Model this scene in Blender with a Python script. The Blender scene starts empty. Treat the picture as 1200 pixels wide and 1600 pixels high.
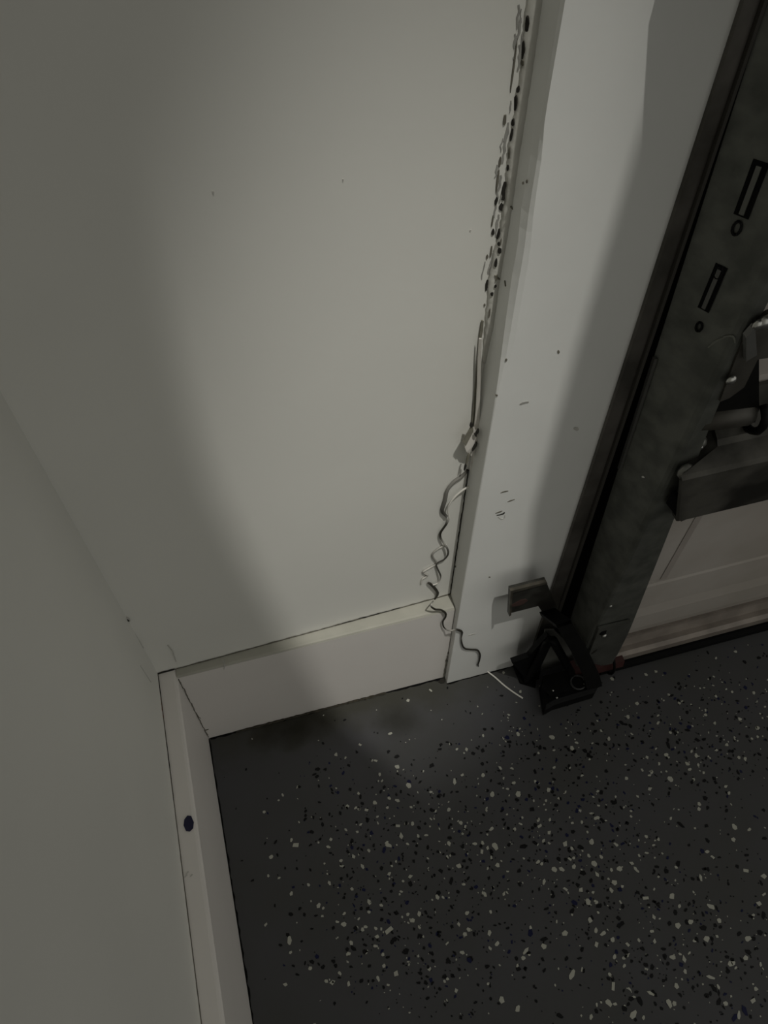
import bpy, bmesh, math, random
import numpy as np
from mathutils import Vector, Matrix

# ------------------------------------------------------------------ camera
FPX = 1255.64
PITCH, YAW, ROLL = math.radians(55.1065), math.radians(15.80), math.radians(0.406)
CAM = Vector((0.1002, -0.3338, 0.85))
F_ = Vector((math.sin(YAW)*math.cos(PITCH), math.cos(YAW)*math.cos(PITCH), -math.sin(PITCH)))
R0 = Vector((math.cos(YAW), -math.sin(YAW), 0)); U0 = R0.cross(F_)
R_ = R0*math.cos(ROLL) + U0*math.sin(ROLL); U_ = U0*math.cos(ROLL) - R0*math.sin(ROLL)
C = bpy.context.scene.collection
sc = bpy.context.scene
cd = bpy.data.cameras.new('camera'); cam = bpy.data.objects.new('camera', cd); C.objects.link(cam)
cam.matrix_world = Matrix(((R_.x, U_.x, -F_.x, CAM.x), (R_.y, U_.y, -F_.y, CAM.y), (R_.z, U_.z, -F_.z, CAM.z), (0, 0, 0, 1)))
cd.sensor_fit = 'VERTICAL'; cd.sensor_height = 36; cd.lens = 36*FPX/1600; cd.clip_start = 0.01
sc.camera = cam
# ------------------------------------------------------------------ light
sc.view_settings.view_transform = 'Standard'; sc.view_settings.look = 'None'
sc.view_settings.exposure = 0; sc.view_settings.gamma = 1; sc.view_settings.use_curve_mapping = False
w = bpy.data.worlds.new('dim_garage'); sc.world = w; w.use_nodes = True
w.node_tree.nodes['Background'].inputs[0].default_value = (1.0, 0.985, 0.915, 1)
w.node_tree.nodes['Background'].inputs[1].default_value = 0.385
def area(name, loc, aim, sx, sy, power, col=(1, .985, .92)):
    l = bpy.data.lights.new(name, 'AREA'); l.shape = 'RECTANGLE'; l.size = sx; l.size_y = sy; l.energy = power; l.color = col
    o = bpy.data.objects.new(name, l); C.objects.link(o); o.location = loc
    o.rotation_euler = (Vector(aim)-Vector(loc)).to_track_quat('-Z', 'Y').to_euler(); return o
def spot(name, loc, aim, rad, power, angle, blend, col=(1, .98, .915)):
    l = bpy.data.lights.new(name, 'SPOT'); l.energy = power; l.color = col; l.shadow_soft_size = rad; l.spot_size = math.radians(angle); l.spot_blend = blend
    o = bpy.data.objects.new(name, l); C.objects.link(o); o.location = loc
    o.rotation_euler = (Vector(aim)-Vector(loc)).to_track_quat('-Z', 'Y').to_euler(); return o
spot('ceiling_downlight', (0.36, -0.75, 2.42), (0.205, 0.0, 0.32), 0.011, 104, 11.6, 1.0)

# ------------------------------------------------------------------ pixel -> surface point
def ray(x, y): return F_ + R_*((x-600)/FPX) - U_*((y-800)/FPX)
def onz(x, y, z=0.0): d = ray(x, y); return CAM + d*((z-CAM.z)/d.z)
def ony(x, y, Y): d = ray(x, y); return CAM + d*((Y-CAM.y)/d.y)
def onx(x, y, X): d = ray(x, y); return CAM + d*((X-CAM.x)/d.x)
T1, H, TA, TB, XJ, YJ = 0.0165, 0.1632, 0.0084, 0.0161, 0.267, -0.0081
def tw(x): return TA + (TB-TA)*x/XJ
def onback(x, y, off=0.0):                 # on the back wall's slightly skewed face
    d = ray(x, y); k = (TB-TA)/XJ
    t = (TA - off + k*CAM.x - CAM.y)/(d.y - k*d.x)
    return CAM + d*t

# ------------------------------------------------------------------ materials
def nt(name):
    m = bpy.data.materials.new(name); m.use_nodes = True; n = m.node_tree
    return m, n, n.nodes['Principled BSDF']
def mat(name, col, rough=0.6, metal=0.0, var=0.0, scale=20, bump=0.0, bscale=300, spec=0.5, col2=None):
    m, n, b = nt(name)
    b.inputs['Roughness'].default_value = rough; b.inputs['Metallic'].default_value = metal
    b.inputs['Specular IOR Level'].default_value = spec
    b.inputs['Base Color'].default_value = (*col, 1)
    tc = n.nodes.new('ShaderNodeTexCoord')
    if var or col2:
        nz = n.nodes.new('ShaderNodeTexNoise'); nz.inputs['Scale'].default_value = scale; nz.inputs['Detail'].default_value = 6
        n.links.new(tc.outputs['Object'], nz.inputs['Vector'])
        rp = n.nodes.new('ShaderNodeValToRGB'); rp.color_ramp.elements[0].position = .35; rp.color_ramp.elements[1].position = .65
        c2 = col2 or tuple(c*(1-var) for c in col)
        rp.color_ramp.elements[0].color = (*c2, 1); rp.color_ramp.elements[1].color = (*col, 1)
        n.links.new(nz.outputs[0], rp.inputs[0]); n.links.new(rp.outputs[0], b.inputs['Base Color'])
    if bump:
        nb = n.nodes.new('ShaderNodeTexNoise'); nb.inputs['Scale'].default_value = bscale; nb.inputs['Detail'].default_value = 3
        n.links.new(tc.outputs['Object'], nb.inputs['Vector'])
        bp = n.nodes.new('ShaderNodeBump'); bp.inputs['Strength'].default_value = bump; bp.inputs['Distance'].default_value = .001
        n.links.new(nb.outputs[0], bp.inputs['Height']); n.links.new(bp.outputs[0], b.inputs['Normal'])
    return m
M_wall = mat('white_wall_paint', (.74, .735, .69), .55, var=.035, scale=7, bump=.08, bscale=160, spec=.3)
M_base = mat('white_baseboard_paint', (.74, .71, .675), .5, var=.03, scale=12, bump=.05, spec=.3)
M_jamb = mat('white_jamb_paint', (.74, .745, .72), .5, var=.04, scale=15, bump=.05, spec=.3)
M_caulk = mat('pale_caulk', (.68, .67, .62), .6, var=.10, scale=60, bump=.3)
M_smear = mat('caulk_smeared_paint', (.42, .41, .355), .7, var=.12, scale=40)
M_gap = mat('dark_gap', (.018, .016, .012), .9)
M_grime = mat('grey_grime', (.16, .15, .12), .9, var=.3, scale=200)
M_faint = mat('faint_scuff', (.55, .54, .50), .8, var=.2, scale=300)
M_smudge = mat('grey_smudge', (.34, .335, .31), .9, var=.2, scale=200)
M_rust = mat('rust_stain', (.16, .07, .035), .9, var=.4, scale=200)
M_galv = mat('galvanised_steel', (.15, .155, .137), .5, metal=.45, col2=(.088, .092, .081), scale=60, bump=.05)
M_galv2 = mat('dull_steel', (.15, .14, .125), .5, metal=.55, col2=(.075, .07, .06), scale=30)
M_dirty = mat('greasy_steel', (.12, .115, .10), .55, metal=.5, col2=(.022, .021, .017), scale=26)
M_bolt = mat('washer_steel', (.22, .22, .2), .4, metal=.6)
M_bright = mat('bright_bolt_steel', (.55, .55, .52), .3, metal=1.0)
M_black = mat('black_plastic', (.0045, .0045, .0045), .5, spec=.12, var=.4, scale=90)
M_blackm = mat('black_metal', (.008, .008, .0075), .5, spec=.2, metal=.2, var=.5, scale=60)
M_rubber = mat('black_rubber', (.005, .005, .005), .8, spec=.1)
M_door = mat('tan_door_paint', (.50, .465, .43), .5, var=.10, scale=9, col2=(.40, .365, .325))
M_lip = mat('tan_retainer', (.30, .26, .225), .45, metal=.2, var=.3, scale=40)
M_red = mat('dark_red_rubber', (.045, .010, .008), .6)
M_fw = mat('white_flake', (.45, .45, .385), .45, var=.15, scale=40)
M_fk = mat('black_flake', (.004, .004, .0045), .5, spec=.2)
M_fn = mat('navy_flake', (.007, .009, .042), .5, spec=.2)
M_board = mat('plywood', (.42, .30, .18), .7, var=.3, scale=8)
M_blocker = mat('grey_blocker_paint', (.35, .36, .36), .5, var=.05)

def floor_mat():
    m, n, b = nt('grey_epoxy'); L = n.links.new
    b.inputs['Roughness'].default_value = .5; b.inputs['Specular IOR Level'].default_value = .2
    tc = n.nodes.new('ShaderNodeTexCoord')
    nz = n.nodes.new('ShaderNodeTexNoise'); nz.inputs['Scale'].default_value = 9; nz.inputs['Detail'].default_value = 5
    L(tc.outputs['Object'], nz.inputs['Vector'])
    r1 = n.nodes.new('ShaderNodeValToRGB'); r1.color_ramp.elements[0].position = .3; r1.color_ramp.elements[1].position = .7
    r1.color_ramp.elements[0].color = (.064, .0645, .062, 1); r1.color_ramp.elements[1].color = (.073, .073, .078, 1)
    L(nz.outputs[0], r1.inputs[0])
    # brown grime swept against the back baseboard, and a dark stain near it
    def blob(x, y, rx, ry, thr):
        mp = n.nodes.new('ShaderNodeMapping'); mp.inputs['Location'].default_value = (-x/rx, -y/ry, 0); mp.inputs['Scale'].default_value = (1/rx, 1/ry, 0)
        L(tc.outputs['Object'], mp.inputs['Vector'])
        ln = n.nodes.new('ShaderNodeVectorMath'); ln.operation = 'LENGTH'; L(mp.outputs[0], ln.inputs[0])
        n2 = n.nodes.new('ShaderNodeTexNoise'); n2.inputs['Scale'].default_value = 38; n2.inputs['Detail'].default_value = 6; L(tc.outputs['Object'], n2.inputs['Vector'])
        ad = n.nodes.new('ShaderNodeMath'); ad.operation = 'MULTIPLY_ADD'; ad.inputs[1].default_value = 1.2; L(n2.outputs[0], ad.inputs[0]); L(ln.outputs[1], ad.inputs[2])
        mr = n.nodes.new('ShaderNodeMapRange'); mr.inputs['From Min'].default_value = thr+.7; mr.inputs['From Max'].default_value = thr-.3
        L(ad.outputs[0], mr.inputs[0]); return mr.outputs[0]
    prev = r1.outputs[0]
    for (x, y, rx, ry, thr, col, k) in ((.14, 0, .22, .035, 1.2, (.048, .047, .036, 1), .9), (.09, -.012, .05, .022, 1.1, (.020, .019, .013, 1), .9),
                                        (.205, -.035, .035, .02, 1.0, (.030, .030, .026, 1), .8)):
        mx = n.nodes.new('ShaderNodeMix'); mx.data_type = 'RGBA'
        ml = n.nodes.new('ShaderNodeMath'); ml.operation = 'MULTIPLY'; ml.inputs[1].default_value = k; L(blob(x, y, rx, ry, thr), ml.inputs[0])
        L(ml.outputs[0], mx.inputs[0]); L(prev, mx.inputs[6]); mx.inputs[7].default_value = col; prev = mx.outputs[2]
    L(prev, b.inputs['Base Color'])
    nb = n.nodes.new('ShaderNodeTexNoise'); nb.inputs['Scale'].default_value = 120; L(tc.outputs['Object'], nb.inputs['Vector'])
    bp = n.nodes.new('ShaderNodeBump'); bp.inputs['Strength'].default_value = .15; bp.inputs['Distance'].default_value = .001
    L(nb.outputs[0], bp.inputs['Height']); L(bp.outputs[0], b.inputs['Normal'])
    return m
M_floor = floor_mat()

# ------------------------------------------------------------------ mesh helpers
def link(name, bm, m, parent=None, smooth=False, **props):
    bmesh.ops.recalc_face_normals(bm, faces=bm.faces)
    me = bpy.data.meshes.new(name); bm.to_mesh(me); bm.free()
    for mm in (m if isinstance(m, (list, tuple)) else [m]): me.materials.append(mm)
    if smooth:
        for p in me.polygons: p.use_smooth = True
    o = bpy.data.objects.new(name, me); C.objects.link(o)
    if parent: o.parent = parent; o.matrix_parent_inverse = Matrix.Translation(parent.location).inverted()
    for k, v in props.items(): o[k] = v
    return o
def thing(name, label, cat, loc=(0, 0, 0), **props):
    o = bpy.data.objects.new(name, None); C.objects.link(o); o.location = loc; o['label'] = label; o['category'] = cat
    for k, v in props.items(): o[k] = v
    return o
def box(bm, a, b, bevel=0.0):
    x0, y0, z0 = a; x1, y1, z1 = b
    r = bmesh.ops.create_cube(bm, size=1); vs = r['verts']
    for v in vs: v.co = Vector((x0 if v.co.x < 0 else x1, y0 if v.co.y < 0 else y1, z0 if v.co.z < 0 else z1))
    if bevel:
        es = list({e for v in vs for e in v.link_edges}); bmesh.ops.bevel(bm, geom=es, offset=bevel, segments=2, affect='EDGES')
def prism(bm, pts, off):
    """closed solid from a polygon and an offset vector"""
    off = Vector(off); a = [bm.verts.new(p) for p in pts]; b = [bm.verts.new(Vector(p)+off) for p in pts]; n = len(pts)
    bm.faces.new(a); bm.faces.new(b[::-1])
    for i in range(n): bm.faces.new((a[i], b[i], b[(i+1) % n], a[(i+1) % n]))
def loft(bm, rings, close=True, caps=True):
    R = [[bm.verts.new(p) for p in r] for r in rings]; n = len(R[0])
    for i in range(len(R)-1):
        for j in range(n if close else n-1):
            bm.faces.new((R[i][j], R[i][(j+1) % n], R[i+1][(j+1) % n], R[i+1][j]))
    if caps and close: bm.faces.new(R[0][::-1]); bm.faces.new(R[-1])
    return R
def catmull(P, k=6):
    P = [Vector(p) for p in P]; out = []
    for i in range(len(P)-1):
        p0, p1, p2, p3 = P[max(i-1, 0)], P[i], P[i+1], P[min(i+2, len(P)-1)]
        for s in range(k):
            t = s/k; out.append(.5*((2*p1)+(p2-p0)*t+(2*p0-5*p1+4*p2-p3)*t*t+(3*p1-p0-3*p2+p3)*t**3))
    out.append(P[-1]); return out
def tube(bm, pts, rad, sides=8):
    rings = []; up = Vector((.31, .2, .93))
    for i, p in enumerate(pts):
        t = (pts[min(i+1, len(pts)-1)]-pts[max(i-1, 0)]); t = t.normalized() if t.length > 1e-9 else Vector((0, 0, 1))
        u = t.cross(up); u = u.normalized() if u.length > 1e-4 else t.orthogonal().normalized(); v = t.cross(u)
        r = rad[i] if isinstance(rad, list) else rad
        rings.append([p+(u*math.cos(a*2*math.pi/sides)+v*math.sin(a*2*math.pi/sides))*r for a in range(sides)])
    return loft(bm, rings)
def cyl(bm, a, b, r, n=16): tube(bm, [Vector(a), Vector(b)], r, n)
def mark(name, pts, width, normal, m, parent, seed=0, jag=.35, taper=True, thick=.0003):
    """an irregular thin streak lying on a surface (crack, scuff, gap)"""
    rnd = random.Random(seed); n = Vector(normal).normalized(); top = []; bot = []
    for i, p in enumerate(pts):
        t = (pts[min(i+1, len(pts)-1)]-pts[max(i-1, 0)]).normalized(); s = n.cross(t)
        k = 1.0
        if taper: k = .35+.65*math.sin(math.pi*(i+.5)/len(pts))
        wd = width*k*.5
        top.append(p+s*wd*(1+rnd.uniform(-jag, jag))); bot.append(p-s*wd*(1+rnd.uniform(-jag, jag)))
    bm = bmesh.new(); rings = []
    for a, b in zip(top, bot): rings.append([a-n*.0002, a+n*thick, b+n*thick, b-n*.0002])
    loft(bm, rings); return link(name, bm, m, parent)
def dense(pts, step=.006, seed=0, wob=0.0):
    rnd = random.Random(seed); out = []
    for a, b in zip(pts[:-1], pts[1:]):
        k = max(1, int((b-a).length/step))
        for i in range(k): out.append(a.lerp(b, i/k)+Vector((rnd.uniform(-wob, wob), rnd.uniform(-wob, wob)*0, rnd.uniform(-wob, wob))))
    out.append(pts[-1]); return out
NB = (0, -1, 0); NX = (1, 0, 0); NU = (0, 0, 1)

# ------------------------------------------------------------------ structure
bm = bmesh.new(); box(bm, (-.12, -3.2, -.06), (3.2, .30, 0))
floor = link('floor', bm, M_floor, kind='structure', label='dark grey epoxy floor scattered with white black and navy flakes', category='floor')
bm = bmesh.new(); box(bm, (-.12, -3.2, 0), (-T1, .12, 2.4))
wall_left = link('wall_left', bm, M_wall, kind='structure', label='plain white painted wall on the left, above the left baseboard', category='wall')
bm = bmesh.new()
prism(bm, [(-T1, TA, 0), (XJ+.02, tw(XJ+.02), 0), (XJ+.02, .12, 0), (-T1, .12, 0)], (0, 0, 2.4))
wall_back = link('wall_back', bm, M_wall, kind='structure', label='white painted back wall between the corner and the door jamb', category='wall')
# baseboards: square edged boards, softly eased on top
def baseboard(name, run, prof, m, label):
    bm = bmesh.new(); loft(bm, [[run(s, d, z) for d, z in prof] for s in (0, .25, .5, .75, 1)])
    o = link(name, bm, [m, M_smear], kind='structure', label=label, category='baseboard')
    if name.endswith('back'):
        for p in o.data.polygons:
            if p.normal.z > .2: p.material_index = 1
    return o
e = .0028
def runb(s, d, z):
    x = s*(XJ-.0005); t = tw(x); return Vector((x, t*(1-d), z))
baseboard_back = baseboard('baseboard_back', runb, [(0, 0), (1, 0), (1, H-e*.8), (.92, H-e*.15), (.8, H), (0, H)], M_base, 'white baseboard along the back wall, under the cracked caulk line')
def runl(s, d, z): return Vector((-T1*(1-d), TA-.0002-s*3.1, z))
baseboard_left = baseboard('baseboard_left', runl, [(0, 0), (1, 0), (1, H-e*.8), (.92, H-e*.15), (.8, H), (0, H)], M_base, 'white baseboard along the left wall with a navy chip on it')

# door jamb post with a smeared, eased outer corner above knee height
O = [(704, 1064), (709, 1030), (718.5, 985), (727, 908), (743.5, 816), (756, 740), (766, 680), (777, 622), (787, 597), (798, 558), (806, 520), (818, 450), (828, 395), (834, 330), (839, 295), (846, 250), (851, 190), (858, 140), (866, 70), (877, 0)]
Ow = [ony(x, y, YJ) for x, y in O]
Sx = [(775, 615), (780, 580), (785, 540), (793, 480), (800, 430), (808, 390), (815, 320), (828, 250), (836, 150), (850, 70), (858, 0)]
Sw = [onx(x, y, XJ) for x, y in Sx]
oz = [p.z for p in Ow]; ox = [p.x for p in Ow]; szs = [p.z for p in Sw]; sy = [p.y for p in Sw]
def JO(z): return max(float(np.interp(z, oz, ox)), XJ)
def JS(z): return float(np.interp(z, [0, szs[0]-.02]+szs, [YJ+.0006, YJ+.0008]+sy))
XR = .374
rings = []
zs = list(np.linspace(0, .74, 75))+[.8, 2.4]
for z in zs:
    xo = JO(z) if z > .2 else XJ+.0006
    ys = min(max(JS(z), YJ+.0006), tw(XJ)-.002)
    rings.append([Vector((XJ, .11, z)), Vector((XJ, ys, z)), Vector((XJ+(xo-XJ)*.45, YJ+(ys-YJ)*.22, z)), Vector((max(xo, XJ+.0006), YJ, z)), Vector((XR-.018*z, YJ, z)), Vector((XR-.018*z, .11, z))])
bm = bmesh.new(); loft(bm, rings)
jamb = link('trim_1', bm, M_jamb, kind='structure', label='white painted door jamb post standing between back wall and garage door', category='jamb')
bm = bmesh.new(); box(bm, (.357, .015, 0), (.44, .10, 2.2)); link('weather_seal', bm, M_rubber, jamb)

# ------------------------------------------------------------------ cracks, caulk and scuffs
rnd = random.Random(4)
def bk(pts, off=0.0): return [onback(x, y, off) for x, y in pts]
# crack between back wall and baseboard top: dark at the right, thin at the left
def crackline(x0, x1, seed, wob):
    r = random.Random(seed); n = int((x1-x0)/.004)+2
    return [Vector((x0+(x1-x0)*i/n, tw(x0+(x1-x0)*i/n)-.0003, H+.0006+r.uniform(-wob, wob))) for i in range(n+1)]
mark('caulk_crack', crackline(.085, XJ-.001, 1, .0004), .0016, NB, M_grime, wall_back, 1, .6, False)
mark('caulk_crack', crackline(.150, .215, 3, .0006), .0022, NB, M_gap, wall_back, 2, .6)
mark('caulk_crack', crackline(-.001, .09, 2, .0003), .0007, NB, M_grime, wall_back, 3, .6, False)
mark('caulk_crack', crackline(.018, .032, 12, .0003), .0013, NB, M_grime, wall_back, 7, .6)
mark('caulk_crack', crackline(-T1, -.001, 5, .0003), .0026, NB, M_gap, wall_back, 5, .5)
# left wall / baseboard crack
def lline(y0, y1, seed, wob, n=60):
    r = random.Random(seed)
    return [Vector((-T1+.0003, y0+(y1-y0)*i/n, H+.0005+r.uniform(-wob, wob))) for i in range(n+1)]
mark('caulk_crack', lline(TA-.002, -.30, 6, .0004), .0011, NX, M_grime, wall_left, 6, .5, False)
mark('caulk_crack', lline(TA-.001, -.016, 7, .0004, 8), .0030, NX, M_gap, wall_left, 7, .6)
mark('caulk_crack', lline(-.016, -.036, 8, .0006, 10), .0026, NX, M_rust, wall_left, 8, .6)
mark('caulk_crack', lline(-.04, -.11, 9, .0004, 20), .0017, NX, M_gap, wall_left, 9, .6)
# baseboard corner joint
cj = [Vector((.0006, -.0004, z)) for z in np.linspace(H-.004, .004, 40)]
mark('corner_crack', [p+Vector((rnd.uniform(-.0004, .0004), 0, 0)) for p in cj], .0008, (1, -1, 0), M_grime, baseboard_back, 10, .7, False)
for k, (x, y, wd, ln) in enumerate([(312, 1131, .004, .007), (321, 1141, .003, .007), (316, 1146, .002, .012), (323, 1147, .002, .005), (309, 1120, .0012, .012)]):
    p = ony(x, y, -.0004); d = Vector((.35, 0, -1)) if k != 1 else Vector((1, 0, .2))
    d.normalize(); mark('corner_grime', [p-d*ln/2, p-d*ln/6, p+d*ln/6, p+d*ln/2], wd*.55, NB, M_grime if k != 0 else M_faint, baseboard_back, 20+k, .6)
# wall corner stains above the baseboard
p = onback(198, 968, .0006); mark('corner_grime', [p+Vector((-.002, 0, .005)), p, p+Vector((.001, 0, -.004))], .005, NB, M_faint, wall_back, 31, .5)
mark('corner_grime', [p+Vector((-.0002, 0, .002)), p, p+Vector((.001, 0, -.003))], .0024, NB, M_grime, wall_back, 32, .5)
mark('corner_crack', bk([(203, 978), (212, 994), (224, 1013)], .0004), .0010, NB, M_faint, wall_back, 33, .5)
mark('corner_crack', bk([(262, 1008), (270, 1018), (275, 1034)], .0004), .0007, NB, M_faint, wall_back, 34, .5)
mark('scuff', [onx(219, 1040, -T1), onx(233, 1062, -T1), onx(236, 1066, -T1)], .0007, NX, M_faint, wall_left, 35, .5)
mark('scuff', [ony(348, 1030, -.0003), ony(351, 1040, -.0003), ony(350, 1046, -.0003)], .0006, NB, M_faint, baseboard_back, 36)
for k, (x, y, r) in enumerate([(80, 562, .0015)]):
    p = onx(x, y, -T1); mark('scuff', [p+Vector((0, 0, r)), p, p-Vector((0, 0, r))], r*1.6, NX, M_grime, wall_left, 40+k)
for k, (x, y, r) in enumerate([(333, 301, .0007), (536, 281, .0006), (735, 360, .0006)]):
    p = onback(x, y); mark('scuff', [p+Vector((0, 0, r)), p, p-Vector((0, 0, r))], r*1.2, NB, M_faint, wall_back, 44+k)
p = onx(293, 1390, -.0005); 
for k, (x, y) in enumerate([(291, 1366), (297, 1370), (289, 1371)]):
    p = onz(x, y, H+.0001); mark('scuff', [p, p+Vector((.0015, .0012, 0)), p+Vector((.0022, .0012, 0))], .0012, NU, M_faint, baseboard_left, 50+k)

# dark crack along wall / jamb corner, lower part
def corner(z): return Vector((XJ-.0004, tw(XJ)-.0004, z))
mark('corner_crack', [corner(z)+Vector((rnd.uniform(-.0003, .0003), 0, 0)) for z in np.linspace(H+.001, .36, 50)], .0008, (-1, -1, 0), M_gap, wall_back, 60, .4, False)
# caulk bead in the upper corner, lumpy, with torn holes
r2 = random.Random(9); rings = []
for z in np.linspace(.475, .76, 90):
    wob = .8+.45*math.sin(z*61)*math.sin(z*23+1)+r2.uniform(-.15, .15); k = min(1, (z-.47)/.04)
    a = .0048*wob*k+.0012; b_ = .0042*(1.6-wob*.6)*k+.0012
    c = Vector((XJ, tw(XJ), z))
    rings.append([c+Vector((.002, .002, 0)), c+Vector((-a, .0008, 0)), c+Vector((-a*.45-.0006, -b_*.32-.0006, 0)), c+Vector((.0006, -b_, 0))])
bm = bmesh.new(); loft(bm, rings); bead = link('caulk_bead', bm, M_caulk, wall_back, True)
HOLES = [(824, 38, 26, 7, 2), (818, 79, 26, 6, 2), (817, 97, 10, 6, 1), (802, 105, 64, 4, 1), (810, 140, 9, 6, 2), (806, 162, 22, 7, 2), (802, 191, 11, 6, 2), (800, 210, 18, 4, 2), (788, 187, 16, 6, 1), (781, 252, 16, 4, 1), (796, 240, 18, 3, 1),
         (794, 262, 9, 4, 2), (777, 282, 34, 4, 1), (788, 294, 24, 10, 2), (786, 308, 9, 7, 2), (775, 314, 12, 5, 2), (783, 323, 12, 8, 2), (769, 345, 20, 3, 1), (770, 362, 10, 6, 2), (779, 365, 14, 8, 2), (780, 381, 6, 5, 2), (781, 391, 9, 7, 2), (783, 378, 12, 2, 1), (767, 392, 20, 4, 1), (761, 401, 7, 4, 1),
         (775, 411, 15, 5, 2), (776, 434, 10, 3, 1), (760, 445, 20, 4, 2), (774, 447, 5, 4, 2), (769, 459, 6, 5, 2), (765, 489, 16, 3, 1), (757, 476, 5, 3, 1)]
for k in range(24):
    rr_ = random.Random(500+k); y = rr_.uniform(20, 430); xm = 812-.135*(y-60)+rr_.uniform(-9, 5); ln = rr_.uniform(.004, .014)
    p = onback(xm, y); mark('smudge', [p+Vector((rr_.uniform(-.0006, .0006), 0, ln*(t-.5))) for t in (0, .25, .5, .75, 1)], rr_.uniform(.0005, .0014), NB, M_smudge, wall_back, 500+k, .5)
def blob(name, p, ln, wd, normal, axis, m, parent, seed, th=.0006):
    r = random.Random(seed); n = Vector(normal).normalized(); a = Vector(axis); a = (a-n*a.dot(n)).normalized(); s = n.cross(a)
    pts = [p+a*math.cos(t)*ln/2*r.uniform(.75, 1.1)+s*math.sin(t)*wd/2*r.uniform(.7, 1.15) for t in [i*2*math.pi/9 for i in range(9)]]
    bm = bmesh.new(); prism(bm, [q-n*.001 for q in pts], n*(th+.001)); return link(name, bm, m, parent)
dg = bpy.context.evaluated_depsgraph_get(); dg.update()
def hit(x, y, obs=None):
    d = ray(x, y).normalized(); best = None
    for o in obs:
        ok, loc, nor, _ = o.ray_cast(CAM, d)
        if ok and (best is None or (loc-CAM).length < (best[0]-CAM).length): best = (loc, nor)
    return best
for k, (x, y, ln, wd, kind) in enumerate(HOLES):
    h = hit(x, y, (bead, wall_back, jamb))
    if not h: continue
    s = (h[0]-CAM).dot(F_)/FPX
    v = Vector((.0, 0, 1)); s2 = s*1.25
    blob('caulk_hole', h[0], ln*s2, wd*s, h[1], v, M_gap if kind == 2 else M_grime, bead, 100+k)
for k, (x, y, ln, wd, ax) in enumerate([(824, 283, 5, 4, 0), (818, 286, 4, 3, 0), (800, 324, 6, 3, 1), (777, 433, 9, 3, 1), (790, 443, 9, 3, 1), (791, 562, 5, 4, 0), (712, 885, 4, 3, 0), (776, 617, 4, 3, 1)]):
    h = hit(x, y, (jamb, wall_back, bead)); s = (h[0]-CAM).dot(F_)/FPX
    blob('scuff', h[0], ln*s*1.2, wd*s, h[1], (0, 0, 1) if not ax else (1, -.5, -.6), M_grime, jamb, 150+k)
# scuffs on the jamb face
def jf(x, y): return ony(x, y, YJ)
for k, (pts, wd, m) in enumerate([([(812, 632), (819, 629), (826, 628)], .0022, M_smudge), ([(782, 770), (788, 768), (794, 767)], .0013, M_grime), ([(793, 784), (798, 782), (804, 780)], .0013, M_grime),
        ([(774, 802), (780, 800), (785, 798)], .0014, M_grime), ([(776, 805), (782, 804), (787, 802), (788, 800)], .0016, M_gap), ([(778, 807), (783, 811), (788, 809), (789, 804)], .0008, M_faint),
        ([(872, 547), (873, 552)], .0012, M_grime), ([(732, 993), (738, 991), (743, 990)], .003, M_faint), ([(764, 901), (766, 902)], .0015, M_grime), 
        ([(897, 668), (903, 672)], .003, M_faint)]):
    mark('scuff', catmull([jf(*p) for p in pts], 3), wd, NB, m, jamb, 200+k, .3)
# torn foot of the baseboard where it meets the jamb
p0 = ony(700, 1018, -.0006); p1 = ony(697, 1056, -.0006)
mark('joint_gap', [Vector((XJ-.0012+rnd.uniform(-.0003, .0003), -.0006, z)) for z in np.linspace(.001, .058, 14)], .0014, NB, M_grime, baseboard_back, 70, .8)
blob('joint_gap', ony(699.5, 1032, -.0002), .007, .0028, NB, (0, 0, 1), M_gap, baseboard_back, 71)
blob('joint_gap', ony(700.5, 1020, -.0002), .006, .0022, NB, (0, 0, 1), M_grime, baseboard_back, 72)
# ragged dark edge of floor paint along the baseboards
r3 = random.Random(11)
def edge(pts, seed, wd): return mark('floor_paint_edge', pts, wd, NU, M_rubber, floor, seed, .8, False)
edge([Vector((x, -.0006+r3.uniform(-.0006, .0004), .0002)) for x in np.arange(.002, XJ+.0, .004)], 80, .0022)
edge([Vector((.0006+r3.uniform(-.0004, .0005), y, .0002)) for y in np.arange(-.002, -.42, -.005)], 81, .0016)
edge([Vector((x, YJ-.0006+r3.uniform(-.0004, .0004), .0002)) for x in np.arange(XJ, .36, .004)], 82, .0014)
blob('floor_paint_edge', Vector((XJ-.004, -.004, .0004)), .010, .006, NU, (1, .2, 0), M_gap, floor, 83)
# rough torn bead of floor paint creeping up the back baseboard
bm = bmesh.new(); pts = []
for x in np.arange(.03, .20, .003):
    pts.append(Vector((x, -.0012, .0004+r3.random()*.0008)))
tube(bm, pts, [.0006+r3.random()*.0012 for _ in pts], 5); link('floor_paint_bead', bm, mat('brown_grime', (.05, .043, .028), .9, var=.6, scale=300), floor)

# ------------------------------------------------------------------ garage door
door = thing('door_1', 'tan steel sectional garage door at the right, its bottom section in view', 'garage door', (.46, -.03, 0), kind='structure')
YD = -.030
def panel_bm():
    bm = bmesh.new(); x0, x1 = .408, 1.7
    prof = [(.000, .040), (-.006+.0, .040), (-.0, .046)]
    # profile in (y,z) from bottom lip up: rolled bottom, plain face, groove, field
    P = [(.0, .046), (YD+.010, .046), (YD+.003, .056), (YD-.0, .072), (YD-.0012, .090), (YD-.0020, .106), (YD, .122), (YD, .168), (YD+.0012, .171), (YD+.0012, .176), (YD, .179), (YD, .45), (YD+.004, .454), (YD+.004, .458), (YD, .462), (YD, .52), (YD+.006, .527), (YD+.006, .533), (YD, .54), (YD, 2.1), (.0, 2.1)]
    loft(bm, [[Vector((x, y, z)) for y, z in P] for x in (x0, x1)])
    return bm
panel = link('door_panel', panel_bm(), M_door, door)
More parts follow.
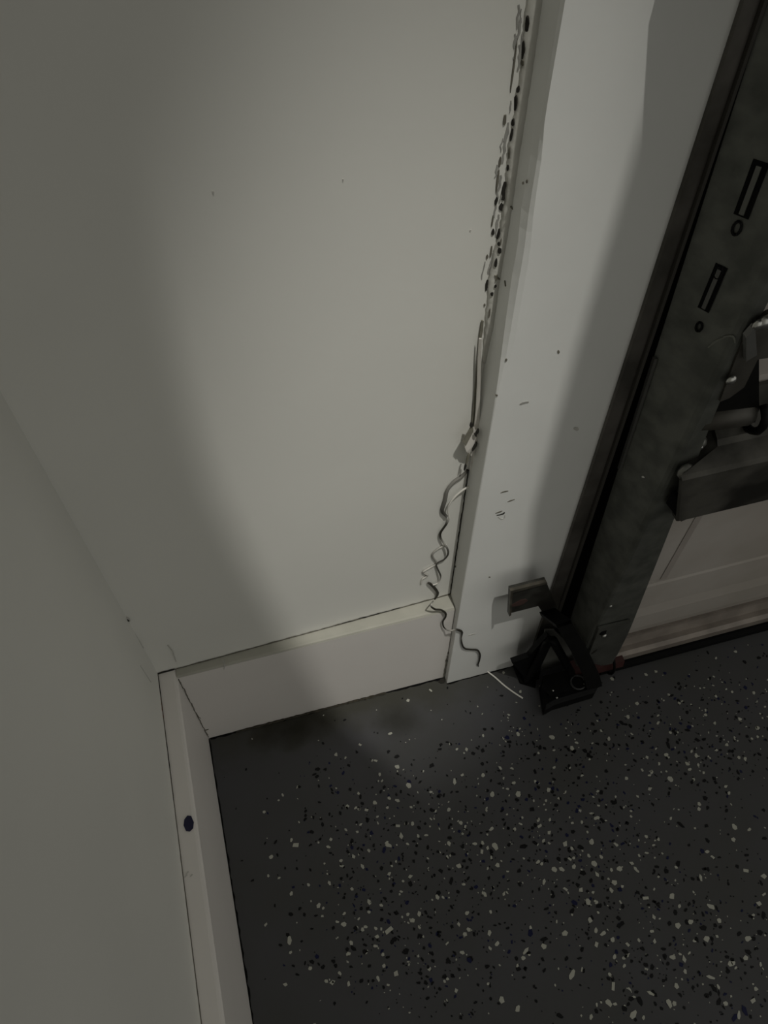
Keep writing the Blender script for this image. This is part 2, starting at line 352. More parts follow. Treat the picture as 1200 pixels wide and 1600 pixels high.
bm = bmesh.new(); prism(bm, [(.4625, YD-.0006, .178), (.4655, YD+.001, .178), (.4665, YD+.001, .178), (.4695, YD-.0006, .178)], (0, 0, .27))
link('panel_groove', bm, mat('tan_groove', (.40, .36, .33), .5, var=.1), panel)
bm = bmesh.new()
loft(bm, [[Vector((x, y, z)) for y, z in [(-.005, .012), (-.036, .012), (-.040, .015), (-.040, .026), (-.036, .030), (-.030, .030), (-.026, .040), (-.026, .046), (-.005, .046)]] for x in (.447, 1.7)])
link('seal_retainer', bm, M_lip, door)
bm = bmesh.new()
loft(bm, [[Vector((x, y, z)) for y, z in [(0, .0), (-.040, .0), (-.046, .003), (-.046, .010), (-.042, .0125), (0, .0125)]] for x in (.436, 1.7)])
link('bottom_seal', bm, M_rubber, door)
bm = bmesh.new(); loft(bm, [[Vector((x, y, z)) for y, z in [(-.030, .010), (-.0455, .010), (-.0475, .016), (-.0455, .027), (-.030, .028)]] for x in (.400, .460)])
link('seal_end_plug', bm, M_red, door)
bm = bmesh.new(); ring = [Vector((.445, -.040+.012*math.cos(a), .020+.017*math.sin(a))) for a in np.linspace(0, 2*math.pi, 20)]
tube(bm, ring, .0016, 6); link('cable_loop', bm, M_black, door)
# reinforcing strut: pressed channel, greasy front, open black end
YS = -.062
st = [(YD, .452), (YD-.003, .452), (YD-.004, .425), (YD-.016, .418), (YD-.019, .414), (YS, .408), (YS-.002, .404), (YS-.001, .346), (YS+.003, .340), (YS+.010, .340), (YS+.010, .343), (YS+.004, .346), (YS+.002, .400), (YD-.014, .410), (YD-.001, .419), (YD, .425)]
bm = bmesh.new(); loft(bm, [[Vector((x+(.408-z)*.0, y, z)) for y, z in st] for x in (.424, 1.7)])
for v in bm.verts:
    if v.co.x < .5 and v.co.y < -.052: v.co.x = .413-(v.co.z-.335)*.3
strut = link('strut', bm, M_dirty, door)
bm = bmesh.new(); prism(bm, [ony(1040, 786, -.0535), ony(1050, 768, -.0545), ony(1068, 796, -.0605), ony(1064, 815, -.0605)], (.003, 0, .001)); link('end_opening', bm, M_rubber, strut)
def bolt(p, n, r, parent, m=M_bright, name='bolt'):
    p = Vector(p); n = Vector(n).normalized(); bm = bmesh.new()
    tube(bm, [p, p+n*r*.35, p+n*r*.8, p+n*r*1.0], [r*1.35, r*1.3, r*.9, r*.35], 10); return link(name, bm, m, parent, True)
for x, y, r in ((1071, 736, .0050), (1091, 691, .0048)):
    h = hit(x, y, (strut, panel)) or (ony(x, y, YS), Vector(NB)); bolt(h[0], (0, -1, .3), r, strut, M_bolt)
    bolt(h[0]+Vector((0, -.004, -.001)), (0, -1, .2), r*.35, strut, M_bright)
# roller in its carrier
hinge_y = -.052
bm = bmesh.new(); a = ony(1112, 650, -.041); b = ony(1170, 643, -.041)
ax = (b-a).normalized(); tube(bm, [a-ax*.012, b-ax*.003, b, b+ax*.0015], [.0098, .0098, .0088, .005], 18)
link('roller_stem', bm, mat('roller_steel', (.10, .095, .085), .45, metal=.4, col2=(.06, .055, .045), scale=30), door, True)
bm = bmesh.new(); c = ony(1176, 644, -.041)                            # curled carrier plate round the stem end
prof = []
for t in np.linspace(-1.9, 1.2, 14): prof.append(Vector((c.x, c.y-.0135*math.cos(t), c.z+.0135*math.sin(t))))
tube(bm, prof, .003, 6); link('carrier_curl', bm, M_blackm, door, True)
bm = bmesh.new()
q = [ony(x, y, -.045) for x, y in [(1186, 640), (1180, 660), (1108, 672), (1100, 668), (1120, 625), (1150, 612), (1162, 560), (1168, 520), (1180, 505), (1186, 560)]]
prism(bm, q, (0, .004, 0)); carrier = link('roller_carrier', bm, M_blackm, door)
bm = bmesh.new()
q = [ony(x, y, -.052) for x, y in [(1180, 505), (1200, 490), (1225, 480), (1225, 555), (1184, 562), (1163, 605), (1140, 622), (1125, 628), (1150, 560), (1165, 525)]]
prism(bm, q, (0, .003, 0)); hg = link('hinge_plate', bm, M_galv2, door)
for x, y, r in ((1184, 506, .0030), (1142, 593, .0026), (1195, 502, .004)): bolt(ony(x, y, -.054), NB, r, hg)
bm = bmesh.new(); q = [ony(x, y, -.056) for x, y in [(1166, 528), (1180, 512), (1183, 555), (1166, 565)]]; prism(bm, q, (0, .004, 0)); link('hinge_knuckle', bm, mat('pale_galvanised', (.2, .2, .19), .45, metal=.5, var=.3), hg)

# ------------------------------------------------------------------ wall angle and vertical track
angle = thing('wall_angle', 'narrow dark steel angle strip screwed flat along the jamb edge', 'bracket', (.36, YJ, 0))
def sl(z): return .3632-.0178*z
def swd(z): return .0205-.0135*z
bm = bmesh.new()
loft(bm, [[Vector((sl(z), YJ, z)), Vector((sl(z), YJ-.003, z)), Vector((sl(z)+swd(z)*.72, YJ-.003, z)), Vector((sl(z)+swd(z)*.72, YJ, z))] for z in (.004, .2, .4, .6, .712)])
link('flat_leg', bm, M_galv2, angle)
bm = bmesh.new()
loft(bm, [[Vector((sl(z)+swd(z)*.74, YJ, z)), Vector((sl(z)+swd(z)*.74, YJ-.0055, z)), Vector((sl(z)+swd(z)*.9, YJ-.0055, z)), Vector((sl(z)+swd(z)*.9, YJ, z))] for z in (.004, .2, .4, .6, .712)])
link('raised_edge', bm, mat('raised_edge_steel', (.06, .056, .048), .5, metal=.3), angle)

track = thing('door_track', 'galvanised steel vertical track beside the garage door, with two slots', 'door track', (.40, -.03, .05))
def TL(z): return Vector((.3940-.055*(z-.1), -.0125, z))
def TM(z): return Vector((.3925, -.050, z))
def TR(z): return Vector((float(np.interp(z, [0, .12, .317, .47, .8], [.4415, .4375, .4195, .4045, .400])), -.050, z))
rings = []
for z in np.linspace(.062, .712, 26):
    l, m_, r = TL(z), TM(z), TR(z); n = (m_-l).normalized(); b1 = m_-n*.003; b2 = m_+Vector((.003, .0, 0)); th = .0022
    rings.append([l, b1, m_+Vector((.0008, .0004, 0)), b2+Vector((0, -.0006, 0)), r, r+Vector((0, th, 0)), b2+Vector((0, th, 0)), b1+Vector((th, .001, 0)), l+Vector((th, 0, 0))])
bm = bmesh.new(); loft(bm, rings); web = link('track_channel', bm, M_galv, track)
def TW(z, t): return TL(z).lerp(TM(z), t)          # point on the web, t from wall side to room side
def wn(z): return (TL(z)-TM(z)).cross(Vector((0, 0, 1))).normalized()*-1
def webpt(x, y):
    h = hit(x, y, (web,)); return h[0] if h else onx(x, y, .385)
# bright edge of the bracket plate overlapping the track's wall side
bm = bmesh.new(); loft(bm, [[TL(z)+Vector((-.0012, -.0002, 0)), TL(z)+Vector((-.0012, -.0030, 0)), TL(z)+Vector((.0008, -.0034, 0)), TL(z)+Vector((.0008, -.0002, 0))] for z in (.36, .40, .44, .48)])
link('plate_edge', bm, mat('pale_steel_edge', (.11, .11, .10), .5, metal=.5), track)
dg.update()
for k, (a, b, wa) in enumerate([((1099, 484), (1128, 415), 15), ((1158, 338), (1190, 252), 19)]):
    A = webpt(*a); B = webpt(*b); d = (B-A).normalized()
    h = hit(*a, (web,)); n = h[1] if h else Vector((-1, 0, 0)); s = d.cross(n).normalized()
    k_ = (A-CAM).dot(F_)/FPX; wd = wa*k_*1.3
    bm = bmesh.new(); prism(bm, [A-s*wd*.5-n*.0004, A+s*wd*.5-n*.0004, B+s*wd*.5-n*.0004, B-s*wd*.5-n*.0004], n*.0009)
    slot = link('slot', bm, M_rubber, track)
    bm = bmesh.new(); o_ = s*wd*(-.02); A2 = A.lerp(B, .05); B2 = A.lerp(B, .93)
    prism(bm, [A2-s*wd*.16, A2+s*wd*.16, B2+s*wd*.16, B2-s*wd*.16], n*.0014)
    link('slot_bar', bm, mat('slot_bar_steel', (.17, .175, .155) if k else (.13, .13, .12), .5, metal=.3, var=.2), slot)
for k, (x, y, r) in enumerate([(1093, 510, .0022), (1152, 356, .0027), (1124, 425, .0026)]):
    h = hit(x, y, (web,))
    if not h: continue
    p, n = h; bm = bmesh.new(); u = Vector((0, 0, 1)); v = n.cross(u).normalized()
    tube(bm, [p+n*.0006+u*math.cos(t)*r*1.5+v*math.sin(t)*r*.8 for t in np.linspace(0, 2*math.pi, 16)], .0008, 6); link('slot_tab', bm, M_black if k != 1 else M_blackm, track)
for k, (x, y) in enumerate([(954, 947), (1005, 745)]):
    h = hit(x, y, (web,)); 
    if h: bolt(h[0], h[1], .0012, track, M_bright, 'screw')
# scratches
for k, pts in enumerate([[(1107, 542), (1120, 532), (1135, 525)], [(1130, 525), (1146, 524), (1149, 535)]]):
    P = [webpt(*p)+Vector((-.0004, -.0004, 0)) for p in pts]; h = hit(*pts[1], (web,)); n = h[1] if h else Vector((-1, 0, 0))
    mark('scratch', catmull(P, 3), .0013, n, mat('scratch_grey', (.16, .165, .14), .6), track, 300+k)
# foot tab with a bolt hole
bm = bmesh.new(); q = [ony(x, y, -.0512) for x, y in [(934, 979), (984, 967), (977, 992), (955, 1034), (938, 1037), (915, 1030)]]
prism(bm, q, (0, -.0025, 0)); tab = link('foot_tab', bm, mat('foot_tab_steel', (.12, .122, .108), .5, metal=.5, var=.35, scale=50), track)
blob('bolt_hole', ony(942, 989, -.0538), .010, .008, NB, (0, 0, 1), M_rubber, tab, 7, .0004)
bolt(ony(944, 993, -.0540), NB, .0020, tab, M_bright, 'bolt_end')
blob('slit', ony(929, 1018, -.0538), .011, .003, NB, (.5, 0, 1), M_gap, tab, 8, .0004)

# ------------------------------------------------------------------ safety sensor and its bracket on the floor
sensor = thing('door_sensor', 'black safety sensor on a bent metal bracket at the foot of the door track', 'sensor', (.39, -.05, 0))
YF = -.027
bm = bmesh.new(); q = [ony(x, y, YF) for x, y in [(796, 919), (852, 905), (862, 930), (871, 950), (852, 964), (841, 947), (794, 959)]]
prism(bm, q, (0, .0025, 0)); flag = link('mounting_flag', bm, mat('grimy_steel_plate', (.045, .045, .038), .5, metal=.4, col2=(.018, .016, .013), scale=60), sensor)
bm = bmesh.new(); q = [ony(x, y, YF) for x, y in [(796, 919), (852, 905), (853.5, 907.5), (799, 922), (797, 957), (794, 959)]]
prism(bm, q, (0, -.003, 0)); link('flag_rim', bm, mat('worn_rim', (.10, .09, .07), .5, metal=.4, var=.5, scale=90), flag)
blob('rust_spot', ony(812, 942, YF-.0002), .016, .010, NB, (1, 0, .2), mat('flag_rust', (.035, .014, .010), .8), flag, 5, .0005)
bm = bmesh.new()                                                      # strap running from the flag down to the box
SA = [(858, 958, -.030), (884, 978, -.054), (906, 1015, -.058), (926, 1056, -.062), (931, 1076, -.064)]
rr = []
for x, y, Y in SA:
    p = ony(x, y, Y); l = ony(x-13, y+4, Y); r = ony(x+10, y-4, Y); rr.append([l, r, r+Vector((0, .004, 0)), l+Vector((0, .004, 0))])
loft(bm, rr); link('strap', bm, M_blackm, sensor)
bm = bmesh.new(); pts = [ony(*p) for p in [(822, 1062, -.030), (858, 1000, -.036), (864, 1000, -.037), (893, 1052, -.046)]]
tube(bm, dense(pts, .01), .0045, 8); link('wire_frame', bm, M_black, sensor, True)
bm = bmesh.new(); q = [ony(x, y, -.031) for x, y in [(800, 1036), (826, 1027), (842, 1008), (856, 994), (864, 1002), (846, 1040), (838, 1072), (824, 1070)]]
q = [Vector((p.x, p.y, max(p.z, .0004))) for p in q]
prism(bm, q, (0, .006, 0)); link('side_piece', bm, M_black, sensor)  # flat black piece left of the frame opening
bm = bmesh.new(); q = [ony(x, y, -.022) for x, y in [(852, 985), (866, 985), (905, 1045), (880, 1062), (834, 1066)]]
q = [Vector((p.x, p.y, max(p.z, .0004))) for p in q]
prism(bm, q, (0, .002, 0)); link('back_plate', bm, mat('back_plate_steel', (.16, .16, .145), .6, var=.2), sensor)
# thin black piece lying on the floor, left of the box
bm = bmesh.new(); q = [onz(x, y, .001) for x, y in [(800, 1037), (826, 1028), (838, 1045), (836, 1075), (812, 1068)]]
prism(bm, q, (0, 0, .004)); link('floor_piece', bm, M_black, sensor)
bm = bmesh.new()
q = [onz(x, y, .0005) for x, y in [(842, 1078), (928, 1050), (934, 1074), (925, 1091), (862, 1110), (848, 1118)]]
bm2 = q; top = [Vector((p.x+.001, p.y+.004, .022)) for p in q]
loft(bm, [q, [p+Vector((0, 0, .016)) for p in q], [p*0.0+Vector((t.x*.96+sum(a.x for a in top)/6*.04, t.y*.96+sum(a.y for a in top)/6*.04, .020)) for p, t in zip(q, top)]])
sbox = link('sensor_box', bm, M_black, sensor)
bm = bmesh.new(); q = [onz(x, y, .021) for x, y in [(848, 1058), (918, 1040), (930, 1052), (924, 1072), (858, 1088), (846, 1076)]]
prism(bm, q, (0, 0, .003)); link('sensor_lid', bm, M_blackm, sensor)
bm = bmesh.new(); c = onz(903, 1066, .025)
tube(bm, [c+Vector((math.cos(t)*.008, math.sin(t)*.008, 0)) for t in np.linspace(0, 2*math.pi, 20)], .0012, 6); link('lens_rim', bm, mat('lens_rim_grey', (.03, .03, .03), .35), sensor, True)
for k, (x, y) in enumerate([(864, 1079), (870, 1090), (913, 1069)]): bolt(onz(x, y, .0235), NU, .0009, sensor, M_bright, 'screw')

# ------------------------------------------------------------------ peeled caulk strip
strip = thing('peeled_caulk_strip', 'thin curly peeled caulk strip hanging from the jamb corner down to the floor', 'caulk strip', (XJ, 0, 0))
m, n, b = nt('peeled_caulk'); at = n.nodes.new('ShaderNodeAttribute'); at.attribute_name = 'dirt_shade'
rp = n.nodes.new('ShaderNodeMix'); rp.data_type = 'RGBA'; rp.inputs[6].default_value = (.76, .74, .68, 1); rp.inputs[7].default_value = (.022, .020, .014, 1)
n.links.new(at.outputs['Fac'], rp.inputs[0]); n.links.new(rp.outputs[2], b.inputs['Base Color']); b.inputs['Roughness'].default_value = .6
M_peel = m
def strand(name, pts, rad=.00086, k=5):
    """pts: (x, y, surface, gap to the surface, dirt 0..1, width factor)"""
    W = []
    for x, y, s, g, d, f in pts:
        if s == 'w': p = onback(x, y, g*.6)
        elif s == 'b': p = ony(x, y, -g)
        elif s == 'j': p = ony(x, y, YJ-g)
        else: p = onz(x, y, g)
        W.append(p)
    P = catmull(W, k); dd = np.interp(np.arange(len(P))/k, range(len(pts)), [p[4] for p in pts]); ff = np.interp(np.arange(len(P))/k, range(len(pts)), [p[5] for p in pts])
    bm = bmesh.new(); R = tube(bm, P, [rad*f for f in ff], 7)
    bm.verts.index_update(); idx = {}
    for i, ring in enumerate(R):
        for v in ring: idx[v.index] = dd[i]
    o = link(name, bm, M_peel, strip, True); a = o.data.attributes.new('dirt_shade', 'FLOAT', 'POINT')
    for i in range(len(o.data.vertices)): a.data[i].value = min(1.0, float(idx[i])*1.35)
    return o
w_ = 'w'
strand('curl_and_shade', [(744, 690, w_, .008, 0, 1), (740, 720, w_, .008, 0, 1), (738, 745, w_, .008, .1, 1), (738, 757, w_, .009, .0, 1), (724, 765, w_, .007, 0, 1), (710, 777, w_, .006, 0, 1), (701, 790, w_, .006, .15, .9), (700, 800, w_, .006, .1, .8), (702, 808, w_, .006, 0, .8),
    (698, 818, w_, .005, .75, 1.1), (689, 831, w_, .004, .8, 1.2), (688, 839, w_, .004, .7, 1.2), (693, 848, w_, .005, .35, 1), (699, 857, w_, .007, .65, 1.1), (700, 866, w_, .007, .7, 1), (694, 874, w_, .005, .7, .9), (682, 881, w_, .003, .7, .9), (684, 889, w_, .004, .7, 1), (688, 898, w_, .006, .7, 1), (688, 904, w_, .006, .4, .9),
    (684, 911, w_, .005, .05, .8), (675, 914, w_, .004, .1, .8), (669, 911, w_, .003, .6, .9), (672, 912, w_, .004, 1, 1.5), (680, 920, w_, .004, 1, 1.7), (684, 927, w_, .004, 1, 1.5), (681, 934, w_, .003, .9, 1.1), (677, 939, w_, .002, .7, .8), (674, 944, 'b', .002, .1, .7),
    (674, 948, 'b', .002, .8, 1), (680, 952, 'b', .002, .9, 1.2), (689, 953, 'b', .002, .9, 1.1), (696, 958, 'b', .003, .9, 1.3), (696, 964, 'b', .003, .85, 1.2), (692, 971, 'b', .003, .8, 1), (693, 979, 'b', .003, .8, .9), (698, 984, 'b', .004, .5, .8), (705, 985, 'b', .009, .1, .8),
    (712, 983.5, 'j', .002, .7, 1.1), (718, 985, 'j', .002, .9, 1.5), (722, 988, 'j', .002, .8, 1.2), (721, 997, 'j', .002, .55, .8), (722, 1006, 'j', .002, .95, 1), (726, 1013, 'j', .002, .95, 1.1), (736, 1015, 'j', .002, .95, 1.1), (746, 1016, 'j', .002, .95, 1.2), (750, 1023, 'j', .002, .95, 1.1), (749, 1032, 'j', .002, .95, 1.1), (747, 1039, 'j', .002, .8, .9),
    (750, 1044, 'f', .004, 0, .8), (758, 1047, 'f', .003, 0, 1), (772, 1057, 'f', .0016, 0, 1.1), (788, 1071, 'f', .0014, 0, 1.1), (803, 1082, 'f', .0014, 0, 1.1), (817, 1091, 'f', .0014, 0, 1.1)])
strand('curl_and_shade', [(731, 734, w_, .001, .75, 1), (722, 744, w_, .002, .6, 1.2), (709, 753, w_, .0025, .55, 1.2), (699, 766, w_, .003, .55, 1.2), (696, 780, w_, .003, .6, 1.3), (691, 797, w_, .003, .7, 1.3), (694, 803, w_, .003, .7, 1.1), (698, 807, w_, .004, .6, 1)], .0012)  # second, darker strand beside the upper loop
strand('curl_and_shade', [(698, 851, w_, .002, .1, .8), (687, 856, w_, .002, .35, .9), (677, 864, w_, .002, .45, 1), (676, 870, w_, .002, .5, 1), (682, 880, w_, .002, .45, .9), (672, 887, w_, .002, .2, .9), (661, 894, w_, .002, .3, 1.1), (668, 899, w_, .002, .3, 1.1), (660, 905, w_, .0015, .12, 1), (658, 912, w_, .0015, .12, 1)], .0009)  # the strip's soft shadow on the wall, built as a faint tube
# flat torn band still held in the corner, with the folded flap half way down
def ribbon(name, pts, m, off0, off1):
    bm = bmesh.new(); rings = []
    for x0, x1, y in pts:
        a = onback(x0, y, off0); b = onback(x1, y, off1); rings.append([a, b, b+Vector((0, -.0010, 0)), a+Vector((0, -.0010, 0))])
    loft(bm, rings); return link(name, bm, m, strip)
M_peelw = mat('peeled_caulk_face', (.72, .69, .64), .6, var=.08, scale=90)
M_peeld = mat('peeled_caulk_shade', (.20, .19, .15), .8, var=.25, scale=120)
ribbon('band', [(748, 752, 528), (746, 751, 560), (745, 750, 600), (743, 749, 640), (740, 748.5, 672), (737, 747, 700), (735, 741, 730), (735, 739, 750)], M_peelw, .0035, .005)
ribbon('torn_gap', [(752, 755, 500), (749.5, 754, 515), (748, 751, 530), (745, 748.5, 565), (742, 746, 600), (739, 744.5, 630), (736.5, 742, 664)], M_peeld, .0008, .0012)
bm = bmesh.new(); q = [onback(x, y, o) for x, y, o in [(738, 664, .006), (746, 676, .006), (746, 690, .006), (736, 711, .005), (728, 704, .007), (723, 690, .008)]]
prism(bm, q, (0, -.0012, 0)); link('flap', bm, M_peelw, strip)
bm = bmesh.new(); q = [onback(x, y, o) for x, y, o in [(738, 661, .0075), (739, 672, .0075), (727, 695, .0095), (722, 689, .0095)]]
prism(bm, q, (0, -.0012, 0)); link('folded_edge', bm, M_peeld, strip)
for k, (x, y, ln, wd, ax) in enumerate([(737, 664, 8, 5, (0, 0, 1)), (742, 698, 14, 4, (.3, 0, 1)), (746, 675, 9, 3, (.2, 0, 1)), (743, 680, 6, 2.5, (.6, 0, -1)), (731, 716, 20, 4, (.1, 0, 1)), (727, 730, 14, 3, (.1, 0, 1)), (738, 755, 5, 2, (1, 0, .2)), (739, 740, 5, 2, (0, 0, 1)), (748, 739, 5, 2.5, (1, 0, -1))]):
    s = .00046; blob('torn_hole', onback(x, y, .0095 if k < 5 else .006), ln*s*1.5, wd*s*1.1, NB, ax, M_gap if k != 4 else M_peeld, strip, 400+k, .0004)

# ------------------------------------------------------------------ navy chip stuck on the left baseboard
p = onz(295, 1287, H+.0001)
bm = bmesh.new(); prism(bm, [p+Vector((math.cos(t)*.0042*f, math.sin(t)*.0066*f, 0)) for t, f in [(0, 1), (.9, 1.05), (1.6, 1), (2.4, .95), (3.2, 1), (4.0, 1.05), (4.7, .98), (5.5, 1)]], (0, 0, .0007))
chip = link('paint_chip', bm, mat('navy_chip', (.004, .004, .035), .5)); chip['label'] = 'small navy blue paint chip stuck on top of the left baseboard'; chip['category'] = 'paint chip'

# ------------------------------------------------------------------ floor flakes
def c1(s): return [(380+a/3, 1150+b_/3, c/3) for a, b_, c in s]
def c2(s): return [(780+a/2.857, 1100+b_/2.857, c/2.857) for a, b_, c in s]
WH = c1([(548,42,20),(1002,62,18),(1125,185,24),(990,213,45),(777,232,34),(1168,273,34),(722,303,34),(185,277,20),(540,270,20),(652,210,18),(880,262,20),(722,145,28),(620,115,24),(578,348,24),(630,378,18),(482,440,20),(550,415,24),(726,422,30),(535,450,20),(262,404,14),(98,357,18),(245,510,40),(226,487,20),(680,512,36),(1164,435,28),(1085,505,30),(1145,525,26),(1180,517,40),(1118,543,28),(517,566,28),(131,568,26),(957,566,20),(1011,610,30),(740,470,40),(820,468,22),(880,390,20),(787,334,18),(684,646,24),(405,690,26),(306,697,22),(225,738,28),(353,794,34),(117,655,20),(750,680,16),(909,755,34),(1050,830,28),(590,825,24),(474,832,20),(471,882,34),(542,857,20),(560,908,26),(681,911,60),(628,942,28),(107,884,24),(218,960,50),(957,972,26),(1056,908,30),(1026,1016,34),(1157,996,24),(620,985,26),(492,1022,34),(655,1025,22),(820,1032,18),(222,1014,22),(452,1112,22),(632,1137,30),(494,1162,28),(198,1166,30),(680,1168,20),(400,520,26),(1040,425,22)]) \
   + c2([(85,135,26),(235,148,34),(324,197,30),(490,155,26),(765,335,34),(671,379,30),(745,228,26),(970,207,24),(878,230,30),(850,293,24),(638,294,20),(85,402,34),(432,510,26),(222,574,28),(182,545,30),(293,625,36),(413,615,34),(520,626,30),(400,678,26),(455,682,24),(425,712,34),(247,738,32),(280,738,32),(536,735,34),(500,740,24),(592,712,28),(610,738,30),(437,762,34),(515,797,36),(500,832,28),(200,795,32),(295,825,30),(655,867,40),(398,884,36),(541,885,22),(770,858,34),(945,905,44),(690,952,30),(405,965,28),(797,990,38),(855,973,32),(293,1025,40),(464,1024,34),(925,1048,34),(118,1104,46),(433,1074,30),(507,1052,28),(693,1060,28),(573,1072,26),(515,1130,28),(773,1130,36),(200,1082,36),(325,1210,60),(495,1210,28),(508,1262,50),(678,1292,44),(945,1220,48),(977,1262,30),(758,1336,40),(600,1386,54),(488,1334,36),(517,1340,24),(10,1320,40),(82,1360,36),(1070,1388,46),(1135,1325,34),(830,1195,28),(790,1258,34),(1010,1336,28),(1102,745,34),(1182,770,36),(1183,850,28),(1160,892,32),(1110,1048,34),(1100,1135,34),(1166,1162,28),(1050,548,36),(1045,606,28),(893,447,26),(900,777,36),(952,682,26),(410,1398,28),(1025,1160,20),(1025,397,24),(1010,368,26),(825,1140,40)])
BK = c1([(1098,58,26),(680,73,24),(720,97,32),(884,140,44),(350,155,36),(345,190,26),(725,178,26),(645,262,26),(455,362,26),(372,415,24),(765,410,26),(890,350,30),(965,428,24),(968,478,28),(865,522,26),(985,553,30),(1035,587,30),(800,587,26),(735,600,22),(692,597,22),(152,497,28),(197,620,20),(252,622,20),(315,628,22),(44,678,28),(613,657,24),(460,668,22),(488,655,24),(975,680,50),(1072,715,24),(857,828,24),(880,852,24),(978,803,26),(650,815,24),(265,808,24),(287,838,24),(710,952,40),(527,902,30),(515,997,42),(764,1008,42),(833,940,28),(572,980,30),(630,955,26),(208,932,28),(176,980,26),(355,1070,24),(592,1078,24),(867,1083,24),(960,1055,36),(885,1020,24),(822,1158,28),(886,1158,28),(922,1185,28),(255,1118,24),(235,1078,22),(148,795,22),(422,900,24),(490,948,24),(825,430,28),(880,345,24)]) \
   + c2([(548,85,30),(428,122,28),(182,195,32),(310,203,32),(383,210,34),(455,395,28),(513,440,32),(755,185,40),(757,400,26),(147,472,36),(80,428,28),(330,570,30),(391,548,30),(160,620,36),(110,635,50),(365,640,34),(812,540,44),(375,755,40),(410,790,28),(745,745,32),(797,712,38),(932,738,28),(445,902,34),(495,910,24),(325,925,40),(710,900,32),(832,920,26),(910,1000,46),(760,980,28),(200,1050,44),(108,1058,30),(564,1105,40),(655,1165,28),(505,1225,34),(590,1316,38),(627,1326,52),(697,1298,28),(613,1285,28),(866,1267,30),(960,1270,50),(980,1330,50),(1110,1107,40),(1180,945,40),(1165,1020,36),(272,1392,38),(90,805,28),(240,860,28),(210,915,30),(535,990,36),(195,1140,30),(300,1138,26),(370,1095,34),(1030,243,26),(885,160,40),(840,117,30),(1065,305,30),(920,420,30),(925,545,30),(930,610,34),(1185,600,34),(1170,800,34),(1105,675,30)])
NV = c1([(660,535,40),(510,525,30),(235,710,28),(680,870,36),(778,1044,28),(345,1035,30),(1060,1050,34),(1020,945,26),(600,455,36)]) + c2([(335,888,44),(140,1022,42),(812,1165,34),(1095,1370,60),(1050,1400,50)])
rf = random.Random(21)
def flake_poly(r, n=None):
    n = n or r.choice((4, 5, 5, 6, 7)); a0 = r.random()*6.28
    return [(math.cos(a0+i*6.2832/n+r.uniform(-.3, .3))*r.uniform(.75, 1.1), math.sin(a0+i*6.2832/n+r.uniform(-.3, .3))*r.uniform(.75, 1.1)) for i in range(n)]
meshes = {}
for nm, mm in (('w', M_fw), ('k', M_fk), ('n', M_fn)):
    for v in range(10):
        bm = bmesh.new(); pl = flake_poly(rf); prism(bm, [Vector((x, y, 0)) for x, y in pl], (0, 0, 1)); bmesh.ops.recalc_face_normals(bm, faces=bm.faces)
        me = bpy.data.meshes.new('flake'); bm.to_mesh(me); bm.free(); me.materials.append(mm); meshes[nm, v] = me
for nm, lst in (('w', WH), ('k', BK), ('n', NV)):
    for (x, y, s) in lst:
        p = onz(x, y); k = (p-CAM).dot(F_)/FPX; L = s*k*(.46 if nm == 'w' else .43); asp = rf.uniform(.5, .85) if s < 15 else rf.uniform(.38, .6)
        o = bpy.data.objects.new('flake', meshes[nm, rf.randrange(10)]); C.objects.link(o); o.parent = floor
        o.location = (p.x, p.y, -.0002); o.rotation_euler = (0, 0, rf.uniform(0, 3.14)); o.scale = (L, L*asp, .0006)
# the countless small flakes, one thin mesh
cl = [(onz(*c), r) for c, r in [((585, 1310), .05), ((650, 1300), .05), ((720, 1330), .05), ((520, 1200), .03), ((840, 1290), .06), ((900, 1330), .06), ((820, 1190), .05), ((950, 1140), .05), ((1080, 1170), .06), ((700, 1480), .06), ((1000, 1450), .08), ((1130, 1500), .06), ((600, 1450), .06), ((1150, 1100), .06)]]
V = []; Fc = []; Mi = []
def add(x, y, L, asp, mi):
    pl = flake_poly(rf); a = rf.uniform(0, 3.14); ca, sa = math.cos(a), math.sin(a); b0 = len(V); n = len(pl)
    for (u, v) in pl: V.append((x+(u*ca-v*asp*sa)*L, y+(u*sa+v*asp*ca)*L, .0003))
    for (u, v) in pl: V.append((x+(u*ca-v*asp*sa)*L*1.05, y+(u*sa+v*asp*ca)*L*1.05, -.0001))
    Fc.append(tuple(range(b0, b0+n))); Mi.append(mi)
    for i in range(n): Fc.append((b0+i, b0+n+i, b0+n+(i+1) % n, b0+(i+1) % n)); Mi.append(mi)
cnt = 0
while cnt < 3400:
    x = rf.uniform(.004, .78); y = rf.uniform(-.50, -.006)
    if x > .38 and y > -.05: continue
    d = .16
    for c, r in cl:
        q = ((x-c.x)**2+(y-c.y)**2)/(r*r); d += .75*math.exp(-q)
    d *= min(1, .22+x/.12)*min(1, .10+(-y)/.10 if x < .26 else 1)
    if rf.random() > d: continue
    t = rf.random(); mi = 0 if t < .29 else (1 if t < .86 else 2)
    L = .0007+.0021*rf.random()**2.2
    add(x, y, L, rf.uniform(.45, .95), mi); cnt += 1
ro = rf.getstate(); cnt = 0
while cnt < 3200:                                        # the floor goes on beyond the frame
    x = rf.uniform(.004, 1.4); y = rf.uniform(-1.0, -.055)
    if x < .62 and y > -.42: continue
    if rf.random() > (.25+x/.25): continue
    t = rf.random(); add(x, y, .0008+.0024*rf.random()**2.0, rf.uniform(.45, .95), 0 if t < .3 else (1 if t < .86 else 2)); cnt += 1
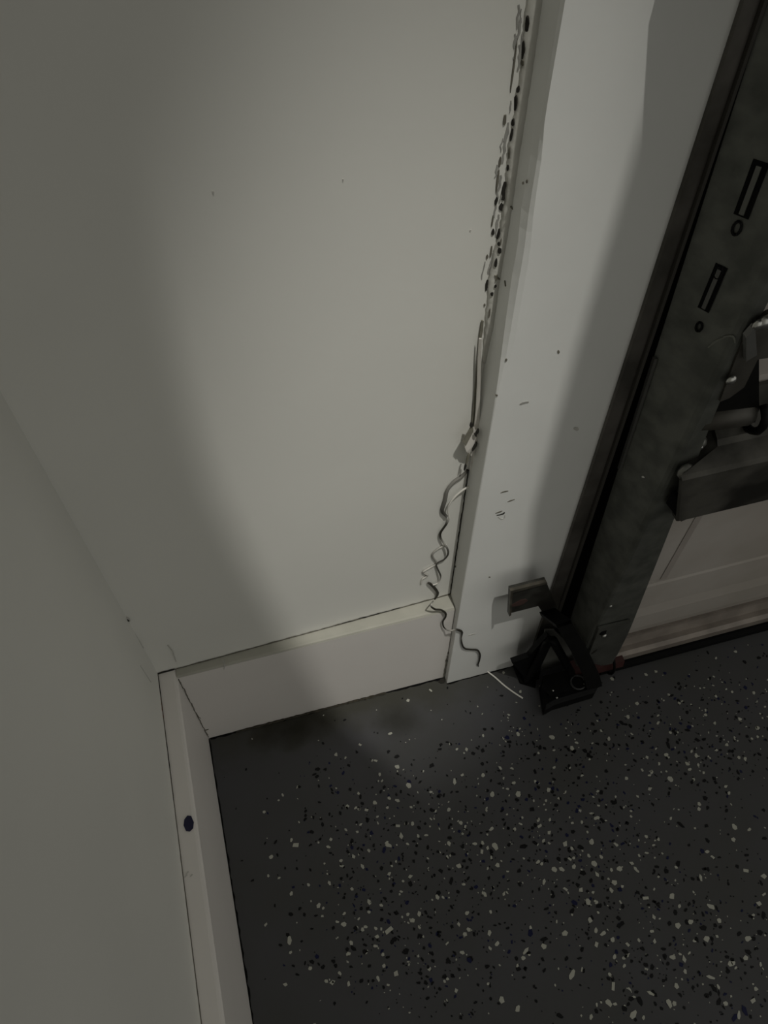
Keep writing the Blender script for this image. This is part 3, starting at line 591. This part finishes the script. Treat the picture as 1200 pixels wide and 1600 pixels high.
me = bpy.data.meshes.new('small_flakes'); me.from_pydata(V, [], Fc); me.materials.append(M_fw); me.materials.append(M_fk); me.materials.append(M_fn)
me.polygons.foreach_set('material_index', Mi); me.update()
so = bpy.data.objects.new('small_flakes', me); C.objects.link(so); so.parent = floor; so['kind'] = 'stuff'

# ------------------------------------------------------------------ added unseen blockers that shade the back wall and the jamb
wall_blocker = thing('unseen_wall_blocker', 'grey corner cabinet added unseen high on the left wall to cast the wall shadow', 'blocker', (.11, -.7, 1.2))  # unseen block, added to cast the shadow on the back wall's left part
bm = bmesh.new(); x0 = -T1+.0005
prof = [(2.2, 0), (1.63, 0), (1.44, .023), (1.25, .038)]
loft(bm, [[Vector((x0, -.45, z)), Vector((.247+d, -.45, z)), Vector((.215+d, -.50, z)), Vector((.06, -.72, z)), Vector((x0, -.80, z))] for z, d in prof])
link('blocker_body', bm, M_blocker, wall_blocker)

jamb_blocker = thing('unseen_jamb_blocker', 'dark unseen bag hung from the garage door track above the frame', 'jamb_blocker', (.5, -.2, .82))  # unseen block, added to darken the upper jamb and track
def under(x, y): return .868-.416*((x-CAM.x)*.272+(y-CAM.y)*.962)      # sloping underside, kept above the frame
rings = []
for t in (0, .06, .35, .75, 1):
    g = (1, 1, 1, 1, 1)[(0, .06, .35, .75, 1).index(t)]
    dx = -.030*min(1, max(0, (t-.15)/.5))
    rings.append([Vector((.475+(px-.475)*g+(dx if px < .4 else 0), -.18+(py+.18)*g, under(px, py)*(1-t)+1.25*t)) for px, py in ((.362, -.13), (.350, -.105), (.330, -.06), (.310, -.022), (.62, -.022), (.64, -.06), (.64, -.30), (.62, -.33), (.38, -.33), (.364, -.30))])
bm = bmesh.new(); loft(bm, rings)
link('jamb_blocker_body', bm, mat('dark_blocker', (.02, .02, .02), .9), jamb_blocker)
bm = bmesh.new(); tube(bm, catmull([(.44, -.2, 1.23), (.46, -.18, 1.38), (.53, -.16, 1.44), (.6, -.18, 1.38), (.62, -.2, 1.23)], 5), .008); link('jamb_blocker_handle', bm, M_black, jamb_blocker, True)
